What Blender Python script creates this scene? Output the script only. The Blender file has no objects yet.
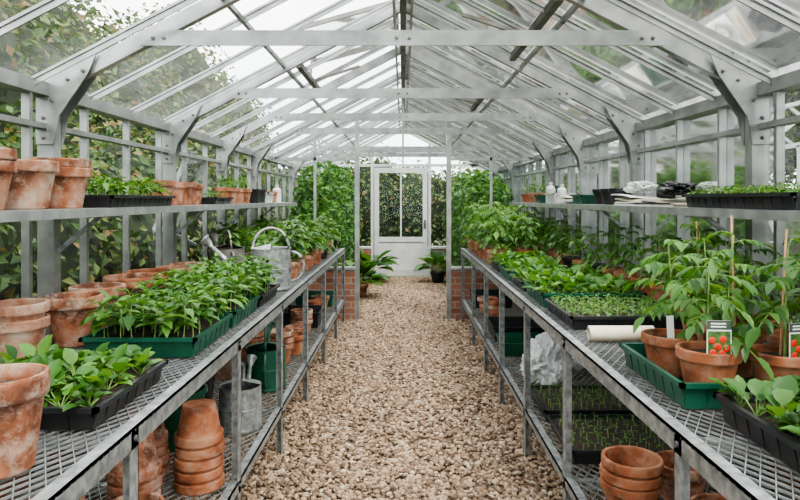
import bpy, math, random
import numpy as np
from mathutils import Vector, Matrix, noise
random.seed(7); np.random.seed(7)
R=random.uniform
# ------------------------------------------------------------------ materials
def new_mat(name):
    m=bpy.data.materials.new(name); m.use_nodes=True
    nt=m.node_tree; nt.nodes.clear()
    out=nt.nodes.new('ShaderNodeOutputMaterial')
    return m,nt,out
def ramp(nt,stops):
    r=nt.nodes.new('ShaderNodeValToRGB')
    e=r.color_ramp.elements
    e[0].position,e[0].color=stops[0][0],(*stops[0][1],1)
    e[1].position,e[1].color=stops[-1][0],(*stops[-1][1],1)
    for p,c in stops[1:-1]:
        x=e.new(p); x.color=(*c,1)
    return r
def noise_mat(name,stops,scale=8,rough=.7,metal=0,bump=0,bscale=60,detail=6,spec=.5,coord='Object',fine=0):
    m,nt,out=new_mat(name); L=nt.links
    tc=nt.nodes.new('ShaderNodeTexCoord')
    oi=nt.nodes.new('ShaderNodeObjectInfo'); ad=nt.nodes.new('ShaderNodeVectorMath'); ad.operation='ADD'
    mu=nt.nodes.new('ShaderNodeMath'); mu.operation='MULTIPLY'; mu.inputs[1].default_value=37
    L.new(oi.outputs['Random'],mu.inputs[0]); L.new(tc.outputs[coord],ad.inputs[0]); L.new(mu.outputs[0],ad.inputs[1])
    n=nt.nodes.new('ShaderNodeTexNoise'); n.inputs['Scale'].default_value=scale; n.inputs['Detail'].default_value=detail
    L.new(ad.outputs[0],n.inputs['Vector'])
    r=ramp(nt,stops); L.new(n.outputs['Fac'],r.inputs['Fac'])
    col=r.outputs['Color']
    if fine:
        n3=nt.nodes.new('ShaderNodeTexNoise'); n3.inputs['Scale'].default_value=scale*1.9; n3.inputs['Detail'].default_value=10; n3.inputs['Roughness'].default_value=.7
        L.new(ad.outputs[0],n3.inputs['Vector'])
        mr=nt.nodes.new('ShaderNodeMapRange'); mr.inputs[1].default_value=.48; mr.inputs[2].default_value=.64; mr.inputs[3].default_value=0; mr.inputs[4].default_value=fine
        L.new(n3.outputs['Fac'],mr.inputs[0])
        mm=nt.nodes.new('ShaderNodeMix'); mm.data_type='RGBA'; L.new(mr.outputs[0],mm.inputs[0]); L.new(col,mm.inputs[6]); mm.inputs[7].default_value=(.42,.34,.28,1)
        col=mm.outputs[2]
    b=nt.nodes.new('ShaderNodeBsdfPrincipled'); L.new(col,b.inputs['Base Color'])
    b.inputs['Roughness'].default_value=rough; b.inputs['Metallic'].default_value=metal
    b.inputs['Specular IOR Level'].default_value=spec
    if bump:
        n2=nt.nodes.new('ShaderNodeTexNoise'); n2.inputs['Scale'].default_value=bscale
        L.new(tc.outputs[coord],n2.inputs['Vector'])
        bp=nt.nodes.new('ShaderNodeBump'); bp.inputs['Strength'].default_value=bump; bp.inputs['Distance'].default_value=.01
        L.new(n2.outputs['Fac'],bp.inputs['Height']); L.new(bp.outputs['Normal'],b.inputs['Normal'])
    L.new(b.outputs[0],out.inputs[0])
    return m
def leaf_mat(name,stops,trans=.35,rough=.42):
    m,nt,out=new_mat(name); L=nt.links
    g=nt.nodes.new('ShaderNodeNewGeometry')
    r=ramp(nt,stops); L.new(g.outputs['Random Per Island'],r.inputs['Fac'])
    b=nt.nodes.new('ShaderNodeBsdfPrincipled'); b.inputs['Roughness'].default_value=rough
    b.inputs['Specular IOR Level'].default_value=.3
    L.new(r.outputs['Color'],b.inputs['Base Color'])
    t=nt.nodes.new('ShaderNodeBsdfTranslucent')
    mx=nt.nodes.new('ShaderNodeMix'); mx.data_type='RGBA'; mx.blend_type='MULTIPLY'; mx.inputs[0].default_value=1
    L.new(r.outputs['Color'],mx.inputs[6]); mx.inputs[7].default_value=(1.5,1.4,.6,1)
    L.new(mx.outputs[2],t.inputs['Color'])
    ms=nt.nodes.new('ShaderNodeMixShader'); ms.inputs[0].default_value=trans
    L.new(b.outputs[0],ms.inputs[1]); L.new(t.outputs[0],ms.inputs[2]); L.new(ms.outputs[0],out.inputs[0])
    return m
def glass_mat(name,haze=.06,tint=(.93,.97,.95)):
    m,nt,out=new_mat(name); L=nt.links
    t=nt.nodes.new('ShaderNodeBsdfTransparent'); t.inputs[0].default_value=(*tint,1)
    g=nt.nodes.new('ShaderNodeBsdfGlossy'); g.inputs['Roughness'].default_value=.05
    fr=nt.nodes.new('ShaderNodeFresnel'); fr.inputs['IOR'].default_value=1.16
    m1=nt.nodes.new('ShaderNodeMixShader'); L.new(fr.outputs[0],m1.inputs[0]); L.new(t.outputs[0],m1.inputs[1]); L.new(g.outputs[0],m1.inputs[2])
    tr=nt.nodes.new('ShaderNodeBsdfTranslucent'); tr.inputs[0].default_value=(.95,.97,.95,1)
    n=nt.nodes.new('ShaderNodeTexNoise'); n.inputs['Scale'].default_value=2.5; n.inputs['Detail'].default_value=8
    tc=nt.nodes.new('ShaderNodeTexCoord'); L.new(tc.outputs['Object'],n.inputs['Vector'])
    mr=nt.nodes.new('ShaderNodeMapRange'); mr.inputs[1].default_value=.35; mr.inputs[2].default_value=.75
    mr.inputs[3].default_value=haze*.3; mr.inputs[4].default_value=haze*1.8
    L.new(n.outputs['Fac'],mr.inputs[0])
    m2=nt.nodes.new('ShaderNodeMixShader'); L.new(mr.outputs[0],m2.inputs[0]); L.new(m1.outputs[0],m2.inputs[1]); L.new(tr.outputs[0],m2.inputs[2])
    L.new(m2.outputs[0],out.inputs[0])
    return m
def island_mat(name,stops,rough=.85):
    m,nt,out=new_mat(name); L=nt.links
    g=nt.nodes.new('ShaderNodeNewGeometry')
    r=ramp(nt,stops); L.new(g.outputs['Random Per Island'],r.inputs['Fac'])
    b=nt.nodes.new('ShaderNodeBsdfPrincipled'); b.inputs['Roughness'].default_value=rough
    L.new(r.outputs['Color'],b.inputs['Base Color']); L.new(b.outputs[0],out.inputs[0])
    return m

ALU=noise_mat('aluminium',[(.35,(.26,.27,.265)),(.65,(.40,.41,.40))],9,.34,.62)
GALV=noise_mat('galvanised_steel',[(.35,(.17,.18,.18)),(.5,(.27,.285,.285)),(.65,(.38,.395,.395))],30,.42,.55)
MESHM=noise_mat('bench_mesh_steel',[(.3,(.20,.215,.215)),(.7,(.36,.375,.375))],20,.45,.5)
SHELF=noise_mat('shelf_steel',[(.35,(.27,.28,.28)),(.65,(.42,.43,.425))],12,.38,.5)
WHITE=noise_mat('white_painted_metal',[(.3,(.44,.455,.445)),(.7,(.57,.585,.575))],5,.5)
DARKM=noise_mat('weathered_ridge_metal',[(.3,(.09,.085,.075)),(.7,(.20,.19,.17))],10,.5,.3)
BOLT=noise_mat('bolt_steel',[(.3,(.10,.10,.10)),(.7,(.22,.22,.22))],30,.35,.7)
TERRA=noise_mat('terracotta',[(.36,(.095,.042,.027)),(.46,(.20,.077,.042)),(.54,(.29,.118,.068)),(.64,(.34,.18,.12))],11,.92,0,.25,80,8,.1,fine=.6)
TERRA2=noise_mat('terracotta_clean',[(.36,(.14,.052,.028)),(.46,(.25,.088,.043)),(.56,(.32,.122,.064)),(.66,(.36,.18,.11))],9,.88,0,.15,80,6,.12,fine=.32)
TERRAW=noise_mat('terracotta_limescaled',[(.36,(.15,.065,.040)),(.46,(.26,.12,.075)),(.56,(.33,.19,.13)),(.66,(.40,.31,.25))],9,.92,0,.3,80,10,.1,fine=.72)
BLACKP=noise_mat('black_plastic',[(.3,(.008,.009,.010)),(.7,(.018,.019,.021))],10,.4)
GREENP=noise_mat('green_plastic',[(.3,(.004,.048,.028)),(.7,(.008,.080,.045))],8,.38)
SOIL=noise_mat('compost',[(.3,(.011,.007,.005)),(.7,(.045,.028,.018))],60,.95,0,.8,120)
PAPER=noise_mat('paper',[(.35,(.48,.43,.33)),(.65,(.60,.55,.45))],12,.8)
NEWS=noise_mat('newsprint',[(.42,(.50,.50,.50)),(.5,(.62,.62,.61)),(.58,(.25,.26,.28))],45,.8)
BAG=noise_mat('white_plastic_bag',[(.3,(.48,.50,.50)),(.7,(.66,.67,.67))],6,.3)
CANE=noise_mat('bamboo',[(.3,(.26,.13,.055)),(.7,(.42,.25,.12))],25,.6)
TAG=noise_mat('white_tag',[(.3,(.72,.72,.70)),(.7,(.8,.8,.78))],5,.5)
TAGD=noise_mat('label_dark_band',[(.3,(.03,.05,.04)),(.7,(.05,.07,.05))],5,.5)
RED=noise_mat('tomato_print_red',[(.3,(.45,.015,.008)),(.7,(.6,.03,.012))],20,.4)
TAGG=noise_mat('label_leaf_print',[(.4,(.02,.06,.012)),(.6,(.07,.14,.03))],60,.5)
STEM=noise_mat('stem',[(.3,(.09,.17,.03)),(.7,(.16,.26,.06))],20,.6)
BARK=noise_mat('bark',[(.3,(.05,.038,.027)),(.7,(.12,.09,.065))],20,.9,0,.5)
LEAF=leaf_mat('leaf_seedling',[(0,(.028,.088,.016)),(.5,(.058,.155,.028)),(1,(.120,.245,.050))])
LEAFT=leaf_mat('leaf_tomato',[(0,(.022,.070,.015)),(.5,(.048,.125,.026)),(1,(.10,.20,.045))])
LEAFO=leaf_mat('leaf_hedge',[(0,(.020,.045,.012)),(.5,(.052,.095,.026)),(.82,(.11,.155,.048)),(1,(.20,.115,.06))],.28,.55)
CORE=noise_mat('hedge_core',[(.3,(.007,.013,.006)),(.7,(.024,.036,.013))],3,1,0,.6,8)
GRAVS=island_mat('gravel_stone',[(0,(.065,.040,.026)),(.2,(.145,.092,.057)),(.5,(.235,.158,.102)),(.85,(.335,.245,.168)),(1,(.43,.35,.265))])
GRAVB=noise_mat('gravel_bed',[(.3,(.05,.032,.02)),(.7,(.15,.10,.063))],90,.95,0,1,110)
GRASS=noise_mat('grass_ground',[(.3,(.035,.06,.015)),(.7,(.08,.11,.03))],4,.95,0,.5,40)
GLASS=glass_mat('wall_glass',.012)
GLASSR=glass_mat('roof_glass',.03,(.96,.98,.97))
BRICK,nt,out=new_mat('brick'); L=nt.links
tc=nt.nodes.new('ShaderNodeTexCoord'); mp=nt.nodes.new('ShaderNodeMapping'); mp.inputs['Rotation'].default_value=(math.radians(90),0,0)
br=nt.nodes.new('ShaderNodeTexBrick'); br.inputs['Scale'].default_value=1
br.inputs['Brick Width'].default_value=.215; br.inputs['Row Height'].default_value=.075; br.inputs['Mortar Size'].default_value=.008
br.inputs['Color1'].default_value=(.17,.06,.037,1); br.inputs['Color2'].default_value=(.26,.115,.07,1); br.inputs['Mortar'].default_value=(.24,.21,.18,1)
L.new(tc.outputs['Object'],mp.inputs[0]); L.new(mp.outputs[0],br.inputs['Vector'])
b=nt.nodes.new('ShaderNodeBsdfPrincipled'); b.inputs['Roughness'].default_value=.9; L.new(br.outputs['Color'],b.inputs['Base Color']); L.new(b.outputs[0],out.inputs[0])

# ------------------------------------------------------------------ mesh builder
class MB:
    def __init__(s): s.v=[];s.f=[];s.m=[];s.s=[];s.mats=[]
    def mi(s,mat):
        if mat not in s.mats: s.mats.append(mat)
        return s.mats.index(mat)
    def add(s,vs,fs,mat,smooth=False):
        o=len(s.v); s.v.extend(vs); k=s.mi(mat)
        for f in fs:
            s.f.append([i+o for i in f]); s.m.append(k); s.s.append(smooth)
    def box(s,x0,x1,y0,y1,z0,z1,mat):
        vs=[(x,y,z) for x in(x0,x1) for y in(y0,y1) for z in(z0,z1)]
        s.add(vs,[(0,1,3,2),(4,6,7,5),(0,4,5,1),(2,3,7,6),(0,2,6,4),(1,5,7,3)],mat)
    def beam(s,a,b,w,h,mat,up=(0,0,1)):
        a=Vector(a);b=Vector(b);d=(b-a).normalized();u=Vector(up)
        sd=d.cross(u).normalized(); u=sd.cross(d).normalized()
        vs=[]
        for p in(a,b):
            for i in(-1,1):
                for j in(-1,1): vs.append(tuple(p+sd*w/2*i+u*h/2*j))
        s.add(vs,[(0,1,3,2),(4,6,7,5),(0,4,5,1),(2,3,7,6),(0,2,6,4),(1,5,7,3)],mat)
    def prism(s,poly,y0,y1,mat):
        n=len(poly); vs=[(x,y0,z) for x,z in poly]+[(x,y1,z) for x,z in poly]
        s.add(vs,[tuple(range(n)),tuple(range(2*n-1,n-1,-1))]+[(i,i+n,(i+1)%n+n,(i+1)%n) for i in range(n)],mat)
    def lathe(s,prof,c,mat,seg=28,sq=1,M=None):
        for (r0,z0),(r1,z1) in zip(prof[:-1],prof[1:]):
            vs=[]
            for r,z in((r0,z0),(r1,z1)):
                for i in range(seg):
                    a=2*math.pi*i/seg
                    p=Vector((r*math.cos(a),r*math.sin(a)*sq,z))
                    if M: p=M@p
                    vs.append((p.x+c[0],p.y+c[1],p.z+c[2]))
            s.add(vs,[(i,(i+1)%seg,(i+1)%seg+seg,i+seg) for i in range(seg)],mat,True)
    def tube(s,pts,r,mat,seg=6,r1=None,caps=True):
        pts=[Vector(p) for p in pts]; n=len(pts); vs=[]
        for i,p in enumerate(pts):
            d=(pts[min(i+1,n-1)]-pts[max(i-1,0)]).normalized()
            u=Vector((0,0,1)) if abs(d.z)<.9 else Vector((1,0,0))
            a=d.cross(u).normalized(); b=a.cross(d)
            rr=r if r1 is None else r+(r1-r)*i/(n-1)
            for k in range(seg):
                t=2*math.pi*k/seg; q=p+a*rr*math.cos(t)+b*rr*math.sin(t); vs.append(tuple(q))
        fs=[(i*seg+k,i*seg+(k+1)%seg,(i+1)*seg+(k+1)%seg,(i+1)*seg+k) for i in range(n-1) for k in range(seg)]
        if caps: fs+= [tuple(range(seg)),tuple(range((n-1)*seg,n*seg))]
        s.add(vs,fs,mat,True)
    def leaf(s,p,d,n,L,W,droop,mat,fold=.18):
        p=Vector(p);d=Vector(d).normalized();sd=d.cross(Vector(n))
        if sd.length<1e-3: sd=Vector((1,0,0))
        sd.normalize(); nn=sd.cross(d)
        def c(t): return p+d*L*t-Vector((0,0,1))*droop*L*t*t
        M0,M1,M2,T=c(.14),c(.4),c(.72),c(1)
        e=nn*fold*W
        w0,w1,w2=W*.30,W*.5,W*.34
        vs=[c(0),M0-sd*w0+e*.6,M0,M0+sd*w0+e*.6,M1-sd*w1+e,M1,M1+sd*w1+e,M2-sd*w2+e,M2,M2+sd*w2+e,T]
        s.add([tuple(x) for x in vs],[(0,2,1),(0,3,2),(1,2,5,4),(2,3,6,5),(4,5,8,7),(5,6,9,8),(7,8,10),(8,9,10)],mat,True)
    def obj(s,name,loc=(0,0,0),rz=0,coll=None):
        me=bpy.data.meshes.new(name); me.from_pydata(s.v,[],s.f); 
        for m in s.mats: me.materials.append(m)
        me.polygons.foreach_set('material_index',s.m); me.polygons.foreach_set('use_smooth',s.s); me.update()
        o=bpy.data.objects.new(name,me); o.location=loc; o.rotation_euler=(0,0,rz)
        bpy.context.scene.collection.objects.link(o); return o

# ------------------------------------------------------------------ dimensions
XW=1.65; EZ=2.0; SL=.52; RZ=EZ+XW*SL
Y0=-1.2; Y1=11.9; YP=7.75
FR=[-.05,1.42,2.87,4.35,5.6,6.75,9.1,10.4]
BX=.70; BZ=.90; LZ=.29; SZ=1.46

m=MB(); m.box(-40,40,-20,60,-.12,-.07,GRASS); m.obj('ground')
m=MB(); m.box(-XW,XW,Y0,Y1,-.06,0,GRAVB); m.obj('floor')
def gravel(n,xr,yr,size):
    phi=(1+5**.5)/2
    iv=np.array([(-1,phi,0),(1,phi,0),(-1,-phi,0),(1,-phi,0),(0,-1,phi),(0,1,phi),(0,-1,-phi),(0,1,-phi),(phi,0,-1),(phi,0,1),(-phi,0,-1),(-phi,0,1)])/1.9
    fi=np.array([(0,11,5),(0,5,1),(0,1,7),(0,7,10),(0,10,11),(1,5,9),(5,11,4),(11,10,2),(10,7,6),(7,1,8),(3,9,4),(3,4,2),(3,2,6),(3,6,8),(3,8,9),(4,9,5),(2,4,11),(6,2,10),(8,6,7),(9,8,1)])
    px=np.random.uniform(*xr,n); py=np.random.uniform(*yr,n)
    keep=~((np.abs(py-YP)<.10)&(np.abs(px)>.50))
    px=px[keep][:,None]; py=py[keep][:,None]; n=len(px)
    v=iv[None]*(1+np.random.uniform(-.28,.28,(n,12,1)))
    sc=size*np.random.uniform(.45,1.5,(n,1,1))*np.stack([np.random.uniform(.8,1.4,n),np.random.uniform(.6,1.0,n),np.random.uniform(.35,.7,n)],-1)[:,None,:]
    v=v*sc
    a=np.random.uniform(0,6.28,n); t=np.random.normal(0,.5,n)
    ct,st=np.cos(t)[:,None],np.sin(t)[:,None]
    x,y,z=v[...,0],v[...,1],v[...,2]
    y,z=y*ct-z*st,y*st+z*ct
    ca,sa=np.cos(a)[:,None],np.sin(a)[:,None]
    x,y=x*ca-y*sa,x*sa+y*ca
    pz=np.random.uniform(.002,.018,n)[:,None]
    V=np.stack([x+px,y+py,np.maximum(z+pz,0.0005)],-1).reshape(-1,3)
    F=(fi[None]+12*np.arange(n)[:,None,None]).reshape(-1,3)
    me=bpy.data.meshes.new('gravel')
    me.vertices.add(len(V)); me.vertices.foreach_set('co',V.ravel().astype(np.float32))
    me.loops.add(F.size); me.loops.foreach_set('vertex_index',F.ravel().astype(np.int32))
    me.polygons.add(len(F)); me.polygons.foreach_set('loop_start',np.arange(0,F.size,3,dtype=np.int32))
    me.update(calc_edges=True); me.validate(); me.materials.append(GRAVS)
    o=bpy.data.objects.new('gravel',me); bpy.context.scene.collection.objects.link(o)
gravel(88000,(-1.1,1.1),(1.6,11.8),.0142)

# ------------------------------------------------------------------ greenhouse shell
def rz(x): return EZ+(XW-abs(x))*SL
def bolt(m,x,y,z,r=.009):
    m.lathe([(0,0),(r,0),(r,.006),(0,.008)],(x,y,z),BOLT,10,1,Matrix.Rotation(math.radians(90),4,'X'))
m=MB()
for y in FR:
    for s in(-1,1):
        m.box(min(s*1.60,s*1.675),max(s*1.60,s*1.675),y-.03,y+.03,0,EZ+.02,ALU)
        m.beam((s*XW,y,EZ),(0,y,RZ),.04,.07,ALU)
        poly=[(s*1.675,EZ-.25),(s*1.595,EZ-.25),(s*1.57,EZ-.12),(s*1.44,rz(1.44)-.04),(s*1.40,rz(1.40)+.035),(s*1.675,EZ+.02)]
        for yy in(-.042,.034): m.prism(poly,y+yy,y+yy+.008,ALU)
        for bx,bz in((1.64,-.22),(1.64,-.13),(1.60,-.05),(1.64,-.02),(1.53,.045),(1.46,.085)): bolt(m,s*bx,y-.042,EZ+bz)
    m.box(-1.20,1.20,y-.044,y-.036,2.20,2.27,ALU)
    m.box(-1.20,1.20,y-.036,y+.015,2.262,2.27,ALU)
    for bx in(-1.14,-1.09,1.09,1.14,-.03,.03): bolt(m,bx,y-.044,2.235)
for s in(-1,1):
    m.box(min(s*1.615,s*1.70),max(s*1.615,s*1.70),Y0,Y1,EZ-.03,EZ+.03,ALU)
    m.beam((s*.83,Y0,rz(.83)),(s*.83,Y1,rz(.83)),.022,.025,ALU)
m.box(-.022,.022,Y0,Y1,RZ-.09,RZ+.03,DARKM)
for s in(-1,1): m.beam((s*.06,Y0,RZ-.05),(s*.06,Y1,RZ-.05),.018,.06,ALU)
y=Y0; bars=[]
while y<=Y1+.01:
    if all(abs(y-f)>.08 for f in FR): bars.append(y)
    y+=.49
for y in bars:
    for s in(-1,1):
        m.beam((s*XW,y,EZ+.015),(s*.03,y,RZ-.0),.022,.012,ALU)
        m.beam((s*XW,y,EZ+.0),(s*.03,y,RZ-.015),.008,.034,ALU)
m.obj('roof_frame')
m=MB()
for s in(-1,1):
    m.add([(s*1.72,Y0,rz(1.72)+.035),(s*1.72,Y1,rz(1.72)+.035),(0,Y1,RZ+.035),(0,Y0,RZ+.035)],[(0,1,2,3)],GLASSR)
m.obj('ceiling')
def vent(s,y0,y1,ang):
    m=MB(); a=math.atan(SL)-math.radians(ang); Lr=.75
    hx,hz=s*.05,RZ+.06
    ex,ez=hx+s*Lr*math.cos(a),hz-Lr*math.sin(a)
    for yy in(y0,(y0+y1)/2,y1): m.beam((hx,yy,hz),(ex,yy,ez),.03,.03,DARKM)
    m.beam((hx,y0,hz),(hx,y1,hz),.035,.035,DARKM); m.beam((ex,y0,ez),(ex,y1,ez),.035,.03,DARKM)
    m.add([(hx,y0,hz+.01),(hx,y1,hz+.01),(ex,y1,ez+.01),(ex,y0,ez+.01)],[(0,1,2,3)],GLASSR)
    xb=s*.75; m.beam((xb,y0,rz(.75)),(xb,y1,rz(.75)),.04,.045,DARKM)
    ym=(y0+y1)/2; m.beam((xb,ym,rz(.75)),(ex-s*.05,ym,ez),.015,.02,DARKM)
    m.beam((xb,ym+.02,rz(.75)-.02),(s*.35,ym+.02,rz(.35)-.1),.02,.02,DARKM)
    m.obj('roof_vent')
vent(1,2.95,4.25,14); vent(-1,4.45,5.55,12); vent(1,5.7,6.7,12); vent(-1,1.5,2.75,12)

def side_wall(s,name):
    m=MB()
    a,b=sorted((s*1.625,s*1.675))
    m.box(a-.02,b+.03,Y0,Y1,0,.55,BRICK)
    m.box(a-.02,b+.03,Y0,Y1,.55,.60,ALU)
    m.box(a,b,Y0,Y1,1.82,1.845,ALU)
    y=Y0
    while y<Y1:
        if all(abs(y-f)>.09 for f in FR): m.box(s*1.65-.018,s*1.65+.018,y-.012,y+.012,.6,EZ,ALU)
        y+=.49
    m.add([(s*1.67,Y0,.6),(s*1.67,Y1,.6),(s*1.67,Y1,EZ),(s*1.67,Y0,EZ)],[(0,1,2,3)],GLASS)
    m.obj(name)
side_wall(-1,'wall_left'); side_wall(1,'wall_right')
def awning(s,y0,y1,name):
    m=MB(); hx=s*1.71; ang=math.radians(24); zt=1.82; h=.62
    bx,bz=hx+s*h*math.sin(ang),zt-h*math.cos(ang)
    for yy in(y0,y1): m.beam((hx,yy,zt),(bx,yy,bz),.03,.035,WHITE,(1,0,0))
    m.beam((hx,y0,zt),(hx,y1,zt),.03,.035,WHITE); m.beam((bx,y0,bz),(bx,y1,bz),.03,.035,WHITE)
    m.add([(hx,y0,zt),(hx,y1,zt),(bx,y1,bz),(bx,y0,bz)],[(0,1,2,3)],GLASS)
    m.beam((s*1.71,(y0+y1)/2,1.12),(bx,(y0+y1)/2,bz),.012,.02,BOLT)
    m.obj(name)
awning(1,3.22,3.68,'window_1'); awning(-1,4.9,5.35,'window_2'); awning(1,4.75,5.2,'window_3')

m=MB()
for s in(-1,1):
    a,b=sorted((s*.60,s*1.60)); m.box(a,b,YP-.06,YP+.06,0,.62,BRICK); m.box(a-.01,b+.01,YP-.075,YP+.075,.62,.65,ALU)
    m.box(min(s*.545,s*.60),max(s*.545,s*.60),YP-.04,YP+.04,0,rz(.57)-.05,ALU)
    m.box(s*1.1-.015,s*1.1+.015,YP-.02,YP+.02,.65,rz(1.1)-.04,ALU)
    m.box(a,b,YP-.02,YP+.02,1.98,2.02,ALU)
    m.beam((s*XW,YP,EZ),(0,YP,RZ),.04,.06,ALU)
    m.add([(s*.57,YP,.65),(s*1.64,YP,.65),(s*1.64,YP,EZ),(s*.57,YP,rz(.57))],[(0,1,2,3)],GLASS)
m.box(-.545,.545,YP-.03,YP+.03,2.08,2.13,ALU)
m.box(-.012,.012,YP-.02,YP+.02,2.13,RZ-.05,ALU)
m.add([(-.57,YP,2.13),(.57,YP,2.13),(.57,YP,rz(.57)),(0,YP,RZ),(-.57,YP,rz(.57))],[(0,1,2,3,4)],GLASS)
m.obj('wall_partition')
def end_wall(Y,name,door):
    m=MB()
    dl,dr=(-.56,.48)
    for a,b in((-1.66,dl-.05),(dr+.05,1.66)):
        m.box(a,b,Y-.06,Y+.06,0,.55,BRICK); m.box(a,b,Y-.07,Y+.07,.55,.59,WHITE)
        mid=(a+b)/2
        m.box(mid-.015,mid+.015,Y-.02,Y+.02,.59,rz(mid)-.03,WHITE)
    for x in(dl-.03,dr+.03): m.box(x-.025,x+.025,Y-.05,Y+.05,0,rz(x)-.02,WHITE)
    m.box(-1.62,1.62,Y-.03,Y+.03,2.12,2.17,WHITE)
    m.box(-.02,.02,Y-.02,Y+.02,2.17,RZ-.05,WHITE)
    for s in(-1,1): m.beam((s*XW,Y,EZ),(0,Y,RZ),.06,.08,WHITE)
    m.add([(-1.64,Y+.01,.59),(dl-.03,Y+.01,.59),(dl-.03,Y+.01,2.15),(-1.64,Y+.01,2.0)],[(0,1,2,3)],GLASS)
    m.add([(1.64,Y+.01,.59),(dr+.03,Y+.01,.59),(dr+.03,Y+.01,2.15),(1.64,Y+.01,2.0)],[(0,1,2,3)],GLASS)
    m.add([(-1.6,Y+.01,2.05),(1.6,Y+.01,2.05),(0,Y+.01,RZ)],[(0,1,2)],GLASS)
    m.obj(name)
    m=MB(); l,r=dl+.01,dr-.01; y0,y1=Y-.025,Y+.025
    m.box(l,l+.09,y0,y1,.03,2.1,WHITE); m.box(r-.09,r,y0,y1,.03,2.1,WHITE)
    m.box(l+.09,r-.09,y0,y1,2.0,2.1,WHITE); m.box(l+.09,r-.09,y0,y1,.68,.77,WHITE); m.box(l+.09,r-.09,y0,y1,.03,.16,WHITE)
    m.box(l+.09,r-.09,Y-.008,Y+.008,.16,.68,WHITE)
    m.box((l+r)/2-.014,(l+r)/2+.014,Y-.015,Y+.015,.77,2.0,WHITE)
    m.box(l+.09,r-.09,Y-.003,Y+.003,.77,2.0,GLASS)
    m.box(r-.07,r-.03,y0-.008,y0,.93,1.10,BOLT); m.tube([(r-.05,y0-.008,1.03),(r-.05,y0-.045,1.03),(r-.15,y0-.05,1.03)],.009,BOLT)
    m.obj(door)
end_wall(Y1,'wall_back','door_1'); end_wall(Y0,'wall_front','door_2')

# ------------------------------------------------------------------ benches & shelves
def bench(s,legs):
    m=MB(); xi,xo=s*BX,s*1.57; a,b=sorted((xi,xo)); y0,y1=.5,7.55
    for z,hh in((BZ,.05),(LZ,.035)):
        m.box(min(xi,xi+s*.006),max(xi,xi+s*.006),y0,y1,z-hh,z+.003,GALV)
        m.box(min(xi,xi+s*.04),max(xi,xi+s*.04),y0,y1,z-.004,z+.003,GALV)
        m.box(min(xo,xo-s*.03),max(xo,xo-s*.03),y0,y1,z-.04,z,GALV)
        p=.034 if z==BZ else .045
        W=b-a; c=y0-W*1.7
        while c<y1:
            for sg in(1,-1):
                k=1.7
                xs0,xs1=a,b; ya,yb=c,c+k*W
                if ya<y0: xs0=a+(y0-ya)/k; ya=y0
                if yb>y1: xs1=b-(yb-y1)/k; yb=y1
                if xs1-xs0>.01:
                    X0,X1=(xs0,xs1) if sg==1 else (a+b-xs0,a+b-xs1)
                    m.beam((X0,ya,z-.004),(X1,yb,z-.004),.0024,.006,MESHM)
            c+=p*1.7
    for y in legs:
        m.box(min(xi,xi+s*.005),max(xi,xi+s*.005),y-.022,y+.022,0,BZ,GALV)
        m.box(min(xi,xi+s*.04),max(xi,xi+s*.04),y+.018,y+.022,0,BZ,GALV)
        m.box(min(xo,xo-s*.04),max(xo,xo-s*.04),y-.02,y+.02,0,BZ,GALV)
        for z in(BZ,LZ): m.box(a,b,y-.015,y+.015,z-.05,z-.013,GALV)
        for z in(BZ-.025,LZ-.018): m.lathe([(0,0),(.009,0),(.009,.007),(0,.008)],(xi,y,z),BOLT,8,1,Matrix.Rotation(math.radians(-90*s),4,'Y'))
    m.obj('potting_bench')
bench(-1,[.6,1.62,2.66,3.6,4.56,5.6,6.6,7.45]); bench(1,[.6,1.58,2.70,3.58,4.5,5.35,6.3,7.45])
def ushelf(s):
    m=MB(); a,b=sorted((s*1.31,s*1.595))
    m.box(a,b,.6,7.6,SZ-.012,SZ,SHELF)
    m.box(min(s*1.30,s*1.31),max(s*1.30,s*1.31),.6,7.6,SZ-.036,SZ,SHELF)
    for y in FR:
        if .6<y<7.6: 
            m.box(a,b,y-.012,y+.012,SZ-.045,SZ-.012,GALV)
            m.beam((s*1.595,y,SZ-.2),(s*1.40,y,SZ-.04),.01,.02,GALV)
    m.obj('wall_shelf')
ushelf(-1); ushelf(1)

# ------------------------------------------------------------------ pots, trays, plants
def pot_geo(m,x,y,z,r,h,mat,soil=True,inv=False,seg=32):
    pr=[(0,0),(r*.66,0),(r*.68,h*.02),(r*.89,h*.76),(r*.9,h*.77),(r*.985,h*.77),(r,h*.80),(r,h*.97),(r*.98,h),(r*.88,h),(r*.86,h*.97),(r*.83,h*.76),(r*.6,h*.04),(0,h*.04)]
    if inv: pr=[(a,h-b) for a,b in pr]
    m.lathe(pr,(x,y,z),mat,seg)
    if soil and not inv: m.lathe([(0,h*.86),(r*.5,h*.865),(r*.845,h*.83)],(x,y,z),SOIL,seg)
def pot(x,y,z,r,h,mat=None,soil=False,name='terracotta_pot'):
    m=MB(); pot_geo(m,0,0,0,r,h,mat or random.choice([TERRA,TERRA2,TERRA,TERRAW]),soil); m.obj(name,(x,y,z+.001),R(0,6))
def potstack(x,y,z,r,h,n,inv=False,mat=None,step=.3):
    m=MB()
    for i in range(n): pot_geo(m,R(-.004,.004),R(-.004,.004),i*h*step,r*R(.95,1),h,mat or random.choice([TERRA,TERRA2,TERRAW]),False,inv)
    m.obj('terracotta_pot_stack',(x,y,z+.001),R(0,6))
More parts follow.
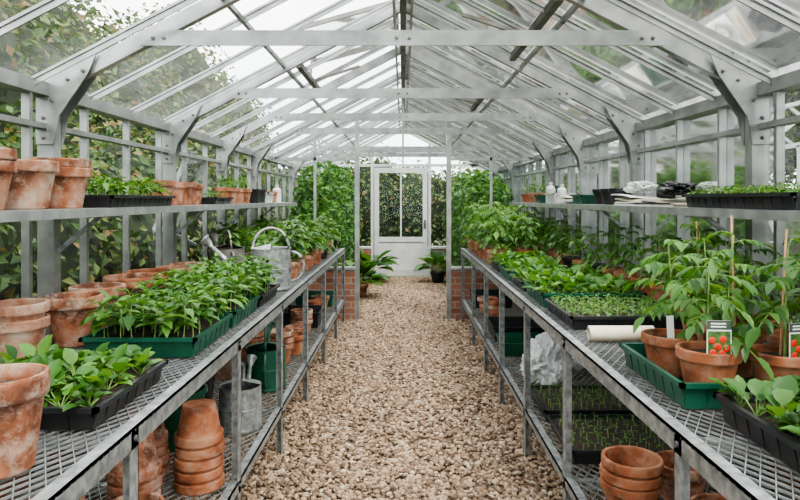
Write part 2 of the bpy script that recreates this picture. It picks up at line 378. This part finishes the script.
def tray_geo(m,x0,x1,y0,y1,z,h,mat,soil=.75,cells=0):
    t=.005; f=.012
    def wall(p,q,n):
        px,py=p;qx,qy=q;nx,ny=n
        vs=[(px,py,z),(qx,qy,z),(qx+nx*f,qy+ny*f,z+h),(px+nx*f,py+ny*f,z+h)]
        vs2=[(a-nx*t,b-ny*t,c) for a,b,c in vs]
        m.add(vs+vs2,[(0,1,2,3),(7,6,5,4),(0,4,5,1),(2,6,7,3),(1,5,6,2),(0,3,7,4)],mat)
    wall((x0,y0),(x1,y0),(0,-1)); wall((x0,y1),(x1,y1),(0,1)); wall((x0,y0),(x0,y1),(-1,0)); wall((x1,y0),(x1,y1),(1,0))
    m.box(x0,x1,y0,y1,z,z+.005,mat)
    e=f+.008
    for a in((x0-e,x1+e,y0-e,y0-f+.006),(x0-e,x1+e,y1+f-.006,y1+e),(x0-e,x0-f+.006,y0-e,y1+e),(x1+f-.006,x1+e,y0-e,y1+e)):
        m.box(*a,z+h-.012,z+h+.002,mat)
    n=int((x1-x0)/.06)
    for i in range(1,n):
        xx=x0+(x1-x0)*i/n; m.beam((xx,y0-.001,z+.005),(xx,y0-f,z+h-.01),.004,.004,mat)
    n=int((y1-y0)/.06)
    for i in range(1,n):
        yy=y0+(y1-y0)*i/n
        for xx,sg in((x0,-1),(x1,1)): m.beam((xx,yy,z+.005),(xx+sg*f,yy,z+h-.01),.004,.004,mat)
    if soil: 
        N=10; vs=[];fs=[]
        for i in range(N+1):
            for j in range(N+1): vs.append((x0+(x1-x0)*i/N,y0+(y1-y0)*j/N,z+h*soil+R(-.004,.004)))
        fs=[(i*(N+1)+j,(i+1)*(N+1)+j,(i+1)*(N+1)+j+1,i*(N+1)+j+1) for i in range(N) for j in range(N)]
        m.add(vs,fs,SOIL,True)
def ud(az,el): return Vector((math.cos(az)*math.cos(el),math.sin(az)*math.cos(el),math.sin(el)))
def seedling(m,p,h,Ls,mat=LEAF,nodes=3,w=.55,t0=.35):
    p=Vector(p); lean=Vector((R(-.12,.12),R(-.12,.12),1))
    m.tube([p,p+lean*h*.5+Vector((R(-.004,.004),R(-.004,.004),0)),p+lean*h],.0028,STEM,5,.0018)
    az=R(0,6.28)
    for k in range(nodes):
        t=t0+(1-t0)*(k+1)/nodes if nodes>1 else 1
        q=p+lean*h*t; az+=1.57+R(-.3,.3)
        sc=1-.3*(k/max(nodes-1,1))
        for a in(az,az+math.pi+R(-.3,.3)):
            el=R(.15,.6)+(.25 if k==nodes-1 else 0)
            d=ud(a,el); pl=Ls*R(.15,.4)
            q2=q+d*pl
            m.tube([q,q2],.0012,STEM,3,None,False)
            L=Ls*sc*R(.8,1.2)
            m.leaf(q2,ud(a+R(-.3,.3),el-R(.1,.6)),(0,0,1),L,L*w,R(.1,.5),mat)
    if nodes>2:
        for j in range(3):
            a=R(0,6.28); m.leaf(p+lean*h,ud(a,R(.6,1.1)),(0,0,1),Ls*.5,Ls*.5*w,.2,mat)
def rosette(m,p,h,n,mat=LEAF,w=.5):
    p=Vector(p)
    for k in range(n):
        a=R(0,6.28); el=R(.35,1.35); d=ud(a,el); L=h*R(.6,1.05)
        q=p+d*L*.45
        m.tube([p,q],.0022,STEM,4,.0016,False)
        m.leaf(q,ud(a,el-.25),(0,0,1),L*.65,L*w,R(.1,.5),mat)
def compound(m,p,a,el,Lc,mat):
    p=Vector(p); d=ud(a,el); pts=[]
    for i in range(6):
        t=i/5; pts.append(p+d*Lc*t-Vector((0,0,1))*.45*Lc*t*t)
    m.tube(pts,.0018,STEM,4,.001,False)
    for i in(1,2,3,4):
        q=pts[i]; dd=(pts[i+1]-pts[i-1]).normalized()
        for sg in(-1,1):
            ld=(dd*.6+dd.cross(Vector((0,0,1))).normalized()*sg+Vector((0,0,R(-.4,.05)))).normalized()
            L=Lc*R(.34,.46)*(1 if i in(2,3) else .7)
            m.leaf(q,ld,(0,0,1),L,L*.54,R(.2,.7),mat,.22)
    L=Lc*R(.44,.54); m.leaf(pts[5],(pts[5]-pts[4]).normalized(),(0,0,1),L,L*.55,R(.2,.5),mat)
def tomato(m,p,h,n=8,Lc=.15,mat=LEAFT,t0=.18):
    p=Vector(p); lx,ly=R(-.08,.08),R(-.08,.08)
    def st(t): return p+Vector((lx*h*t*t,ly*h*t*t,h*t))
    m.tube([st(0),st(.35),st(.7),st(1)],.0045,STEM,6,.0022)
    a=R(0,6.28)
    for k in range(n):
        t=t0+(1-t0)*k/(n-1); a+=2.4+R(-.3,.3)
        compound(m,st(t),a,R(.0,.6)+(.4 if k==n-1 else 0),Lc*R(.75,1.15)*(1-.3*max(0,t-.7)/.3),mat)
def planted_tray(name,x0,x1,y0,y1,z,h,mat,nx,ny,kind,ph,Ls,lm=LEAF,nodes=3,w=.55):
    m=MB(); tray_geo(m,x0,x1,y0,y1,0,h,mat)
    for i in range(nx):
        for j in range(ny):
            px=x0+(x1-x0)*(i+.5)/nx+R(-.014,.014); py=y0+(y1-y0)*(j+.5)/ny+R(-.014,.014); pz=h*.74
            if kind=='s': seedling(m,(px,py,pz),ph*R(.75,1.15),Ls,lm,nodes,w)
            elif kind=='r': rosette(m,(px,py,pz),ph*R(.8,1.15),Ls,lm,w)
    return m.obj(name,(0,0,z+.001))
def potted(name,x,y,z,r,h,pm,kind,ph,n=8,Lc=.13,cane=0,lm=None,n2=1,tag=None,t0=.18):
    m=MB(); pot_geo(m,0,0,0,r,h,pm)
    if kind=='t':
        for k in range(n2): tomato(m,(R(-.02,.02)*n2,R(-.02,.02)*n2,h*.85),ph*R(.9,1.05),n,Lc,lm or LEAFT,t0)
    elif kind=='r': rosette(m,(0,0,h*.85),ph,n,lm or LEAF)
    elif kind=='s':
        for k in range(n2): seedling(m,(R(-.5,.5)*r,R(-.5,.5)*r,h*.85),ph*R(.7,1.1),Lc,lm or LEAF,n)
    if cane: m.tube([(.02,.02,h*.6),(R(-.02,.03),R(-.02,.03),h*.6+cane)],.0035,CANE,6)
    if tag=='w':
        m.beam((-.3*r,-.75*r,h*.8),(-.38*r,-.80*r,h*.8+.10),.024,.0015,TAG,(0,1,0))
    if tag=='p':
        zz=h*.8+.015; tx,ty=.0,-.86*r; W=.034;H=.11
        m.box(tx-.006,tx+.006,ty-.001,ty+.001,h*.9,zz+.01,TAG)
        m.box(tx-W,tx+W,ty-.0015,ty+.0005,zz,zz+H,TAG)
        m.box(tx-W,tx+W,ty-.0022,ty-.0014,zz+H*.76,zz+H,TAGD)
        m.box(tx-W*.93,tx+W*.93,ty-.0022,ty-.0014,zz+H*.04,zz+H*.72,TAGG)
        for cx,cz in((-.018,.016),(.008,.014),(-.004,.034),(.021,.030),(-.020,.052),(.010,.056)):
            m.lathe([(0,.0018),(.007,.0014),(.0105,0)],(tx+cx,ty-.0023,zz+cz),RED,14,1,Matrix.Rotation(math.radians(90),4,'X'))
        for q in(.84,.92): m.box(tx-W*.7,tx+W*.55,ty-.0028,ty-.0021,zz+H*q-.0018,zz+H*q+.0018,TAG)
    return m.obj(name,(x,y,z+.001),R(-.2,.2))

# ---- left bench
T=BZ+.003
pot(-.885,1.37,T,.092,.21,TERRA,True)
planted_tray('seedling_tray',-1.24,-.80,1.60,2.04,T,.06,BLACKP,6,6,'r',.115,9,LEAF,w=.42)
potstack(-1.42,2.28,T,.11,.16,2,False,TERRAW,.35)
pot(-1.36,2.56,T,.115,.20,TERRA); pot(-1.40,2.84,T,.12,.20,TERRAW)
pot(-1.36,3.12,T,.14,.21,TERRA,False); pot(-1.40,3.43,T,.13,.2,TERRA2); pot(-1.36,3.72,T,.12,.19,TERRA); pot(-1.38,4.0,T,.12,.18,TERRAW)
planted_tray('seedling_tray',-1.19,-.79,2.33,2.80,T,.075,GREENP,6,7,'s',.13,.082,LEAF,4)
planted_tray('seedling_tray',-1.19,-.79,2.87,3.34,T,.075,GREENP,6,7,'s',.15,.082,LEAF,4)
planted_tray('seedling_tray',-1.19,-.79,3.41,3.86,T,.06,BLACKP,6,7,'s',.16,.082,LEAF,4)

def watering_can(x,y,z,sc,rz,mat):
    m=MB(); r,h=.115*sc,.23*sc
    m.lathe([(0,0),(r,0),(r*1.02,.01),(r,.02),(r,h*.5),(r*1.015,h*.52),(r,h*.54),(r*.98,h),(r*1.0,h+.006),(r*.94,h+.004)],(0,0,0),mat,32)
    m.lathe([(r*.94,h+.004),(r*.9,h-.03),(r*.9,.02),(0,.02)],(0,0,0),mat,32)
    n=14; vs=[(0,0,h+.03*sc)]+[(r*.97*math.cos(-math.pi/2+math.pi*i/n),r*.97*math.sin(-math.pi/2+math.pi*i/n),h+.004) for i in range(n+1)]
    m.add(vs,[(0,i,i+1) for i in range(1,n+1)],mat,True)
    m.tube([(r*.9,0,.05*sc),(r+.09*sc,0,.12*sc),(r+.22*sc,0,h+.02*sc)],.022*sc,mat,12,.012*sc)
    d=Vector((.13,0,.13)).normalized()
    e=Vector((r+.22*sc,0,h+.02*sc)); m.tube([e,e+d*.015*sc,e+d*.05*sc,e+d*.058*sc],.012*sc,mat,16,.04*sc)
    m.tube([(r*.95,0,h*.9),(r+.15*sc,0,h*.78)],.005*sc,mat,8)
    m.tube([(r*.9*math.cos(t),0,h+.0+.12*sc*math.sin(t)) for t in np.linspace(0,math.pi,14)],.008*sc,mat,8)
    m.tube([(-r-.075*sc*math.sin(t),0,h*.55+.085*sc*math.cos(t)) for t in np.linspace(0,math.pi,12)],.008*sc,mat,8)
    m.obj('watering_can',(x,y,z+.001),rz)
watering_can(-.88,4.13,T,1.15,math.radians(190),GALV)
watering_can(-1.26,4.45,T,1.05,math.radians(120),DARKM)
yy=4.62
while yy<7.3:
    for xx in(-.84,-1.11,-1.38):
        if yy<4.85 and xx<-1: continue
        k=random.choice('tts'); 
        potted('potted_seedling' if k=='s' else 'potted_tomato_plant',xx+R(-.02,.02),yy+R(-.03,.03),T,.085,.13,random.choice([TERRA,TERRA2,BLACKP]),k,R(.18,.30),5 if k=='s' else 9,.12,0,random.choice([LEAF,LEAFT]),5 if k=='s' else 2)
    yy+=.27
# ---- right bench
planted_tray('seedling_tray',.86,1.28,1.16,1.66,T,.07,BLACKP,6,6,'r',.13,8,LEAFT,w=.38)
m=MB(); tray_geo(m,.80,1.44,1.76,2.22,0,.075,GREENP,0); m.obj('green_plant_tray',(0,0,T+.001))
Tt=T+.006
for x,y,r,h,ph,cn,tg in((.90,2.10,.088,.135,.31,.0,'w'),(.925,1.88,.092,.14,.31,.0,'p'),(1.115,2.10,.09,.14,.35,.45,None),(1.14,1.88,.088,.13,.32,.42,'p'),(1.33,2.10,.085,.13,.34,.42,'w'),(1.35,1.88,.082,.13,.31,0,None)):
    potted('potted_tomato_plant',x,y,Tt,r,h,TERRA2,'t',ph,11,.145,cn,LEAF if y>2 else LEAFT,1,tg,.28)
for x,y in((1.20,2.42),(1.40,2.45),(1.28,2.68),(1.42,2.92)):
    potted('potted_tomato_plant',x,y,T,.085,.13,TERRA2,'t',R(.29,.35),11,.14,R(0,1)>.4 and .42,LEAFT,1,None,.25)
def roll(x0,x1,y,z,r,mat):
    m=MB(); pts=[]
    for t in np.linspace(0,6*math.pi,70): rr=r*(.45+.55*t/(6*math.pi)); pts.append((rr*math.cos(t),rr*math.sin(t)))
    n=len(pts); vs=[(x0,a,b+r) for a,b in pts]+[(x1,a,b+r) for a,b in pts]
    m.add(vs,[(i,i+1,i+1+n,i+n) for i in range(n-1)],mat,True); m.obj('paper_roll',(0,y,z+.001))
roll(.78,1.05,2.60,T,.030,PAPER); roll(.80,1.08,2.68,T,.026,PAPER)
planted_tray('seedling_tray',.78,1.32,2.84,3.33,T,.06,BLACKP,11,10,'s',.035,.034,LEAF,2)
planted_tray('seedling_tray',.78,1.32,3.43,3.90,T,.075,GREENP,7,6,'r',.115,8,LEAF,w=.45)
planted_tray('seedling_tray',.78,1.28,4.0,4.42,T,.06,BLACKP,7,5,'r',.12,8,LEAF,w=.45)
planted_tray('seedling_tray',.78,1.20,4.52,4.95,T,.07,GREENP,5,5,'r',.12,8,LEAF,w=.45)
planted_tray('seedling_tray',.78,1.20,5.05,5.45,T,.07,BLACKP,5,5,'r',.13,8,LEAF,w=.45)
for x,y in((1.43,3.45),(1.43,3.7),(1.42,3.95),(1.42,4.2),(1.39,4.45),(1.36,4.7),(1.36,5.0),(1.36,5.3)):
    potted('potted_pepper_plant',x,y,T,.075,.13,random.choice([TERRA2,BLACKP]),'t',R(.24,.32),10,.12,0,random.choice([LEAF,LEAFT]),1)
potted('potted_pepper_plant',1.44,3.18,T,.075,.13,TERRA2,'t',.28,10,.12,0,LEAFT,1)
yy=5.65
while yy<7.35:
    for xx in(.84,1.10,1.38):
        potted('potted_tomato_plant',xx+R(-.02,.02),yy+R(-.03,.03),T,.09,.14,random.choice([TERRA,TERRA2]),'t',R(.32,.44) if xx<1.2 else R(.25,.31),11,.15,0,random.choice([LEAF,LEAFT,LEAF]),2)
    yy+=.28
# ---- upper shelf left
S=SZ
pot(-1.45,1.86,S,.12,.19,TERRA);potstack(-1.45,2.12,S,.115,.17,2,False,TERRA,.25); pot(-1.45,2.37,S,.12,.185,TERRAW); potstack(-1.45,2.63,S,.12,.17,2,False,TERRA,.22)
planted_tray('seedling_tray',-1.57,-1.33,2.82,3.55,S,.055,BLACKP,4,10,'s',.08,.058,LEAF,3)
for y,r,h in((3.70,.09,.15),(3.90,.085,.14),(4.10,.08,.15),(4.28,.075,.14)): pot(-1.45,y,S,r,h,random.choice([TERRA,TERRA2]))
planted_tray('seedling_tray',-1.55,-1.35,4.45,4.85,S,.05,BLACKP,2,5,'s',.05,.04,LEAF,2)
for y in(5.0,5.2,5.4,5.62): potted('potted_seedling',-1.45,y,S,.08,.13,random.choice([TERRA,TERRA2]),'s',.1,3,.06,0,LEAF,4)
def crate(name,x0,x1,y0,y1,z,h,mat):
    m=MB(); tray_geo(m,x0,x1,y0,y1,0,h,mat,0); m.obj(name,(0,0,z+.001))
crate('black_crate',-1.54,-1.36,5.8,6.1,S,.13,BLACKP)
crate('white_plastic_tub',-1.54,-1.36,6.2,6.45,S,.10,WHITE)
pot(-1.45,6.62,S,.07,.12,TERRA); pot(-1.45,6.82,S,.07,.12,TERRA2)
# ---- upper shelf right
planted_tray('seedling_tray',1.34,1.57,2.12,2.92,S,.06,BLACKP,5,14,'s',.04,.038,LEAF,2)
def papers(x0,x1,y0,y1,z,n,name='newspaper_pile',mats=(NEWS,PAPER,TAG,BLACKP)):
    m=MB()
    zz=0
    for k in range(n):
        N=8; ox,oy=R(-.02,.02),R(-.05,.05); vs=[]
        for i in range(N+1):
            for j in range(N+1):
                x=x0+(x1-x0)*i/N+ox*.3; y=y0+(y1-y0)*j/N+oy
                vs.append((x,y,zz+.0+ .012*(k/n)*(1+math.sin(y*9+k)+math.sin(x*14+k*2))))
        top=[(a,b,c+.007) for a,b,c in vs]; q=(N+1)**2
        fs=[(i*(N+1)+j,(i+1)*(N+1)+j,(i+1)*(N+1)+j+1,i*(N+1)+j+1) for i in range(N) for j in range(N)]
        fs2=[tuple(a+q for a in f) for f in fs]
        ed=[]
        for i in range(N):
            for a,b in((i,i+1),(N*(N+1)+i,N*(N+1)+i+1),(i*(N+1),(i+1)*(N+1)),(i*(N+1)+N,(i+1)*(N+1)+N)): ed.append((a,b,b+q,a+q))
        m.add(vs+top,fs+fs2+ed,random.choice(mats),False); zz+=.009
    m.obj(name,(0,0,z+.001))
def bag(x,y,z,sx,sy,sz,mat=BAG,name='white_plastic_bag'):
    import bmesh
    bm=bmesh.new(); bmesh.ops.create_icosphere(bm,subdivisions=5,radius=1)
    for v in bm.verts:
        p=v.co.copy(); q=p+Vector((x*5,y*3,0)); n1=noise.noise(p*1.6+Vector((x*5,y*3,0))); n2=abs(noise.noise(q*3.2)); n3=abs(noise.noise(q*7))
        f=1+.30*n1-.42*n2-.16*n3
        v.co=Vector((p.x*f*sx,p.y*f*sy,max(p.z*f,-.62)*sz))
    mz=min(v.co.z for v in bm.verts)
    me=bpy.data.meshes.new(name); bm.to_mesh(me); bm.free(); me.materials.append(mat)
    o=bpy.data.objects.new(name,me); o.location=(x,y,z-mz+.001); bpy.context.scene.collection.objects.link(o)
papers(1.34,1.56,3.08,3.45,S,3); papers(1.34,1.56,3.62,3.95,S,5,mats=(PAPER,TAG))
bag(1.45,3.27,S+.058,.10,.17,.045,BLACKP,'folded_black_sack'); bag(1.45,3.78,S+.078,.09,.14,.045)
def pots_black(y): pot(1.45,y,S,.075,.11,BLACKP,False,'black_plastic_pot')
pots_black(4.14); pots_black(4.32); pots_black(4.50)
crate('green_crate',1.36,1.54,4.7,4.95,S,.07,GREENP)
papers(1.34,1.56,5.08,5.4,S,5,mats=(PAPER,TAG)); crate('white_plastic_tub',1.36,1.54,5.55,5.85,S,.09,WHITE)
def bottle(x,y,z,r,h,mat):
    m=MB(); m.lathe([(0,0),(r,0),(r,h*.68),(r*.8,h*.78),(r*.35,h*.84),(r*.35,h*.9),(r*.42,h*.9),(r*.42,h),(0,h)],(0,0,0),mat,20); m.obj('plastic_bottle',(x,y,z+.001))
bottle(1.42,5.97,S,.045,.2,WHITE); bottle(1.5,6.05,S,.04,.17,GREENP); bottle(1.40,5.46,S,.04,.17,WHITE); bottle(-1.42,6.98,S,.05,.2,WHITE)
crate('green_crate',1.36,1.54,6.12,6.34,S,.08,GREENP)
for y in(6.45,6.65,6.85,7.05,7.25): potted('potted_seedling',1.45,y,S,.07,.1,TERRA2,'s',.1,2,.05,0,LEAF,3)
# ---- lower shelf left
W=LZ+.003
potstack(-.86,2.62,W,.105,.155,5,True,TERRA2,.3); potstack(-1.04,2.40,W,.10,.155,4,True,TERRA,.3); potstack(-1.13,2.72,W,.10,.155,4,True,TERRA,.3)
pot(-.92,2.12,W,.10,.16,TERRA,True); pot(-1.2,2.1,W,.11,.17,TERRA2); 
def bucket(x,y,mat,name):
    m=MB(); m.lathe([(0,0),(.11,0),(.14,.25),(.15,.25),(.15,.27),(.135,.27),(.105,.01),(0,.01)],(0,0,0),mat,28)
    m.tube([(.148*math.cos(t),.02,.25+.11*math.sin(t)) for t in np.linspace(0,math.pi,14)],.003,BOLT,6)
    m.obj(name,(x,y,W+.001))
bucket(-1.12,3.06,GREENP,'green_bucket'); bucket(-1.20,3.5,BLACKP,'black_bucket')
watering_can(-.86,3.28,W,.95,math.radians(95),GALV); watering_can(-.88,3.98,W,1.1,math.radians(100),GREENP)
potstack(-.9,4.55,W,.1,.15,3); pot(-.86,4.85,W,.1,.15,TERRA2); potstack(-1.15,4.7,W,.11,.16,4); pot(-.88,5.15,W,.1,.15,TERRA); potstack(-.9,5.5,W,.1,.14,3)
crate('black_crate',-1.15,-.8,5.8,6.2,W,.14,BLACKP); pot(-.9,6.45,W,.1,.15); pot(-.9,6.75,W,.1,.15); crate('green_crate',-1.2,-.8,6.95,7.3,W,.12,GREENP)
potstack(-1.2,4.2,W,.11,.16,3); pot(-1.15,1.75,W,.1,.15)
# ---- lower shelf right
potstack(.86,2.34,W,.115,.15,3,False,TERRA2,.28); pot(1.12,2.5,W,.11,.15,TERRA); pot(1.10,2.15,W,.10,.14,TERRA2)
planted_tray('seedling_tray',.78,1.35,2.82,3.26,W,.065,BLACKP,9,8,'s',.035,.024,LEAF,1)
planted_tray('seedling_tray',.78,1.35,3.36,3.78,W,.065,BLACKP,9,8,'s',.035,.024,LEAF,1)
bag(.94,4.12,W,.15,.2,.19); bag(.98,1.88,W,.14,.16,.17); bag(1.2,4.5,W,.16,.18,.16)
crate('green_crate',.78,1.15,4.75,5.1,W,.1,GREENP); crate('black_crate',.78,1.2,5.25,5.7,W,.12,BLACKP)
potstack(.88,5.95,W,.1,.15,3); pot(.88,6.25,W,.1,.15); pot(.9,6.6,W,.11,.16); crate('black_crate',.8,1.2,6.85,7.3,W,.14,BLACKP)
pot(1.3,6.2,W,.1,.15)

# ------------------------------------------------------------------ foliage masses
def foliage(name,blobs,n,size,mat,core=True,trunks=False,cs=.8):
    B=np.array(blobs,float); vol=(B[:,3]*B[:,4]+B[:,4]*B[:,5]+B[:,3]*B[:,5]); pr=vol/vol.sum()
    idx=np.random.choice(len(B),n,p=pr); b=B[idx]
    d=np.random.normal(size=(n,3)); d/=np.linalg.norm(d,axis=1)[:,None]
    rr=np.random.uniform(.72,1.12,(n,1))
    c=b[:,:3]+d*b[:,3:]*rr
    keep=c[:,2]>.08; c=c[keep]; d=d[keep]; n=len(c)
    nrm=d+np.random.normal(scale=.7,size=(n,3))+np.array([0,0,.4]); nrm/=np.linalg.norm(nrm,axis=1)[:,None]
    t=np.cross(nrm,np.random.normal(size=(n,3))); t/=np.linalg.norm(t,axis=1)[:,None]
    s=np.cross(nrm,t); L=size*np.random.uniform(.6,1.3,(n,1)); Wd=L*.32
    V=np.stack([c-t*L*.5,c-s*Wd+nrm*Wd*.25,c+t*L*.5-nrm*L*.12,c+s*Wd+nrm*Wd*.25],1).reshape(-1,3)
    F=[(4*i,4*i+1,4*i+2,4*i+3) for i in range(n)]
    m=MB(); m.v=V.tolist(); m.f=F; m.mats=[mat]; m.m=[0]*n; m.s=[False]*n
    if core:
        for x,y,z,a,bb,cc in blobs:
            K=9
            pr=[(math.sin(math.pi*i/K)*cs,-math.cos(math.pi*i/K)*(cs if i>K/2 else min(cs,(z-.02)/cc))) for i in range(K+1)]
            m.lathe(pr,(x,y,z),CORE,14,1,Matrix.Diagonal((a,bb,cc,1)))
    if trunks:
        for x,y,z,a,bb,cc in blobs:
            if R(0,1)<.5: m.tube([(x,y,-.06),(x+R(-.2,.2),y,z*.5),(x,y,z)],.12,BARK,8,.06)
    return m.obj(name)
bl=[]
y=-2
while y<13:
    bl.append((-3.3+R(-.3,.3),y,1.0,.95,1.1,1.25+R(-.2,.5))); y+=1.2
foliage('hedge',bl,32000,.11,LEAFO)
bl=[]; y=1
while y<24:
    bl.append((-6.4+R(-.5,.5),y,3.2+R(-.4,.9),1.7,1.6,1.9+R(-.3,.3))); y+=1.6
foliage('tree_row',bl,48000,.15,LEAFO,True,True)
bl=[]; y=-2
while y<13:
    bl.append((3.7+R(-.3,.3),y,.7,.9,1.1,1.0+R(-.2,.3))); y+=1.3
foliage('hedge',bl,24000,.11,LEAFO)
bl=[]; y=3
while y<24:
    bl.append((9.4+R(-.5,.5),y,3.9+R(-.6,1.0),1.8,1.9,2.5+R(-.4,.4))); y+=2.1
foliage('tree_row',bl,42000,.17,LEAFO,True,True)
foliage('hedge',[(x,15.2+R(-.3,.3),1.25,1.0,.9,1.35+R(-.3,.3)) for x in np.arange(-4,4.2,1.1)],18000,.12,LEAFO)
foliage('climbing_vine',[(-1.28,8.5,1.0,.26,.4,.85),(-1.22,9.5,1.1,.30,.45,.9),(-1.2,10.5,1.05,.34,.45,.95),(-1.08,11.25,1.15,.30,.4,.85)],6200,.10,LEAF,False)
foliage('climbing_vine',[(1.28,8.5,.95,.26,.4,.8),(1.22,9.5,1.05,.30,.45,.85),(1.2,10.5,1.0,.34,.45,.9),(1.05,11.3,1.1,.28,.35,.8)],6200,.10,LEAF,False)
potted('potted_fern',-.62,11.0,.02,.14,.2,BLACKP,'r',.6,30,.2,0,LEAFT)
potted('potted_fern',-.66,9.4,.02,.14,.2,TERRA,'r',.5,30,.2,0,LEAFT)
potted('potted_fern',.62,11.0,.02,.14,.2,BLACKP,'r',.5,30,.2,0,LEAFT)
m=MB()
for y in np.arange(6,13.1,1.0):
    m.box(5.1,5.16,y-.03,y+.03,-.06,2.2,WHITE); m.beam((5.13,y,2.2),(6.2,y,3.0),.04,.05,WHITE); m.beam((7.27,y,2.2),(6.2,y,3.0),.04,.05,WHITE); m.box(7.24,7.30,y-.03,y+.03,-.06,2.2,WHITE)
m.box(5.1,5.16,6,13,2.17,2.23,WHITE); m.box(5.1,5.16,6,13,1.2,1.25,WHITE); m.box(6.17,6.23,6,13,2.97,3.03,WHITE)
m.obj('neighbouring_glasshouse')

# ------------------------------------------------------------------ light
w=bpy.data.worlds.new('World'); bpy.context.scene.world=w; w.use_nodes=True; nt=w.node_tree; nt.nodes.clear(); L=nt.links
o=nt.nodes.new('ShaderNodeOutputWorld'); bg=nt.nodes.new('ShaderNodeBackground'); tc=nt.nodes.new('ShaderNodeTexCoord')
n=nt.nodes.new('ShaderNodeTexNoise'); n.inputs['Scale'].default_value=2.2; n.inputs['Detail'].default_value=6
L.new(tc.outputs['Generated'],n.inputs['Vector'])
r=ramp(nt,[(.35,(.82,.89,.96)),(.6,(1,.985,.945))]); L.new(n.outputs['Fac'],r.inputs['Fac']); L.new(r.outputs['Color'],bg.inputs['Color'])
bg.inputs['Strength'].default_value=5.5; L.new(bg.outputs[0],o.inputs[0])
sd=bpy.data.lights.new('sun','SUN'); sd.energy=5; sd.angle=math.radians(20); sd.color=(1,.94,.85)
so=bpy.data.objects.new('sun',sd); so.rotation_euler=(math.radians(28),math.radians(22),0); bpy.context.scene.collection.objects.link(so)
try: bpy.context.scene.view_settings.look='AgX - Medium High Contrast'
except Exception as e: print(e)

# ------------------------------------------------------------------ camera
cd=bpy.data.cameras.new('camera'); cd.sensor_width=36; cd.lens=36*620/800; cd.shift_y=-51/800; cd.shift_x=-3/800; cd.clip_start=.05
co=bpy.data.objects.new('camera',cd); co.location=(0,0,1.5); co.rotation_euler=(math.radians(90),0,0)
bpy.context.scene.collection.objects.link(co); bpy.context.scene.camera=co
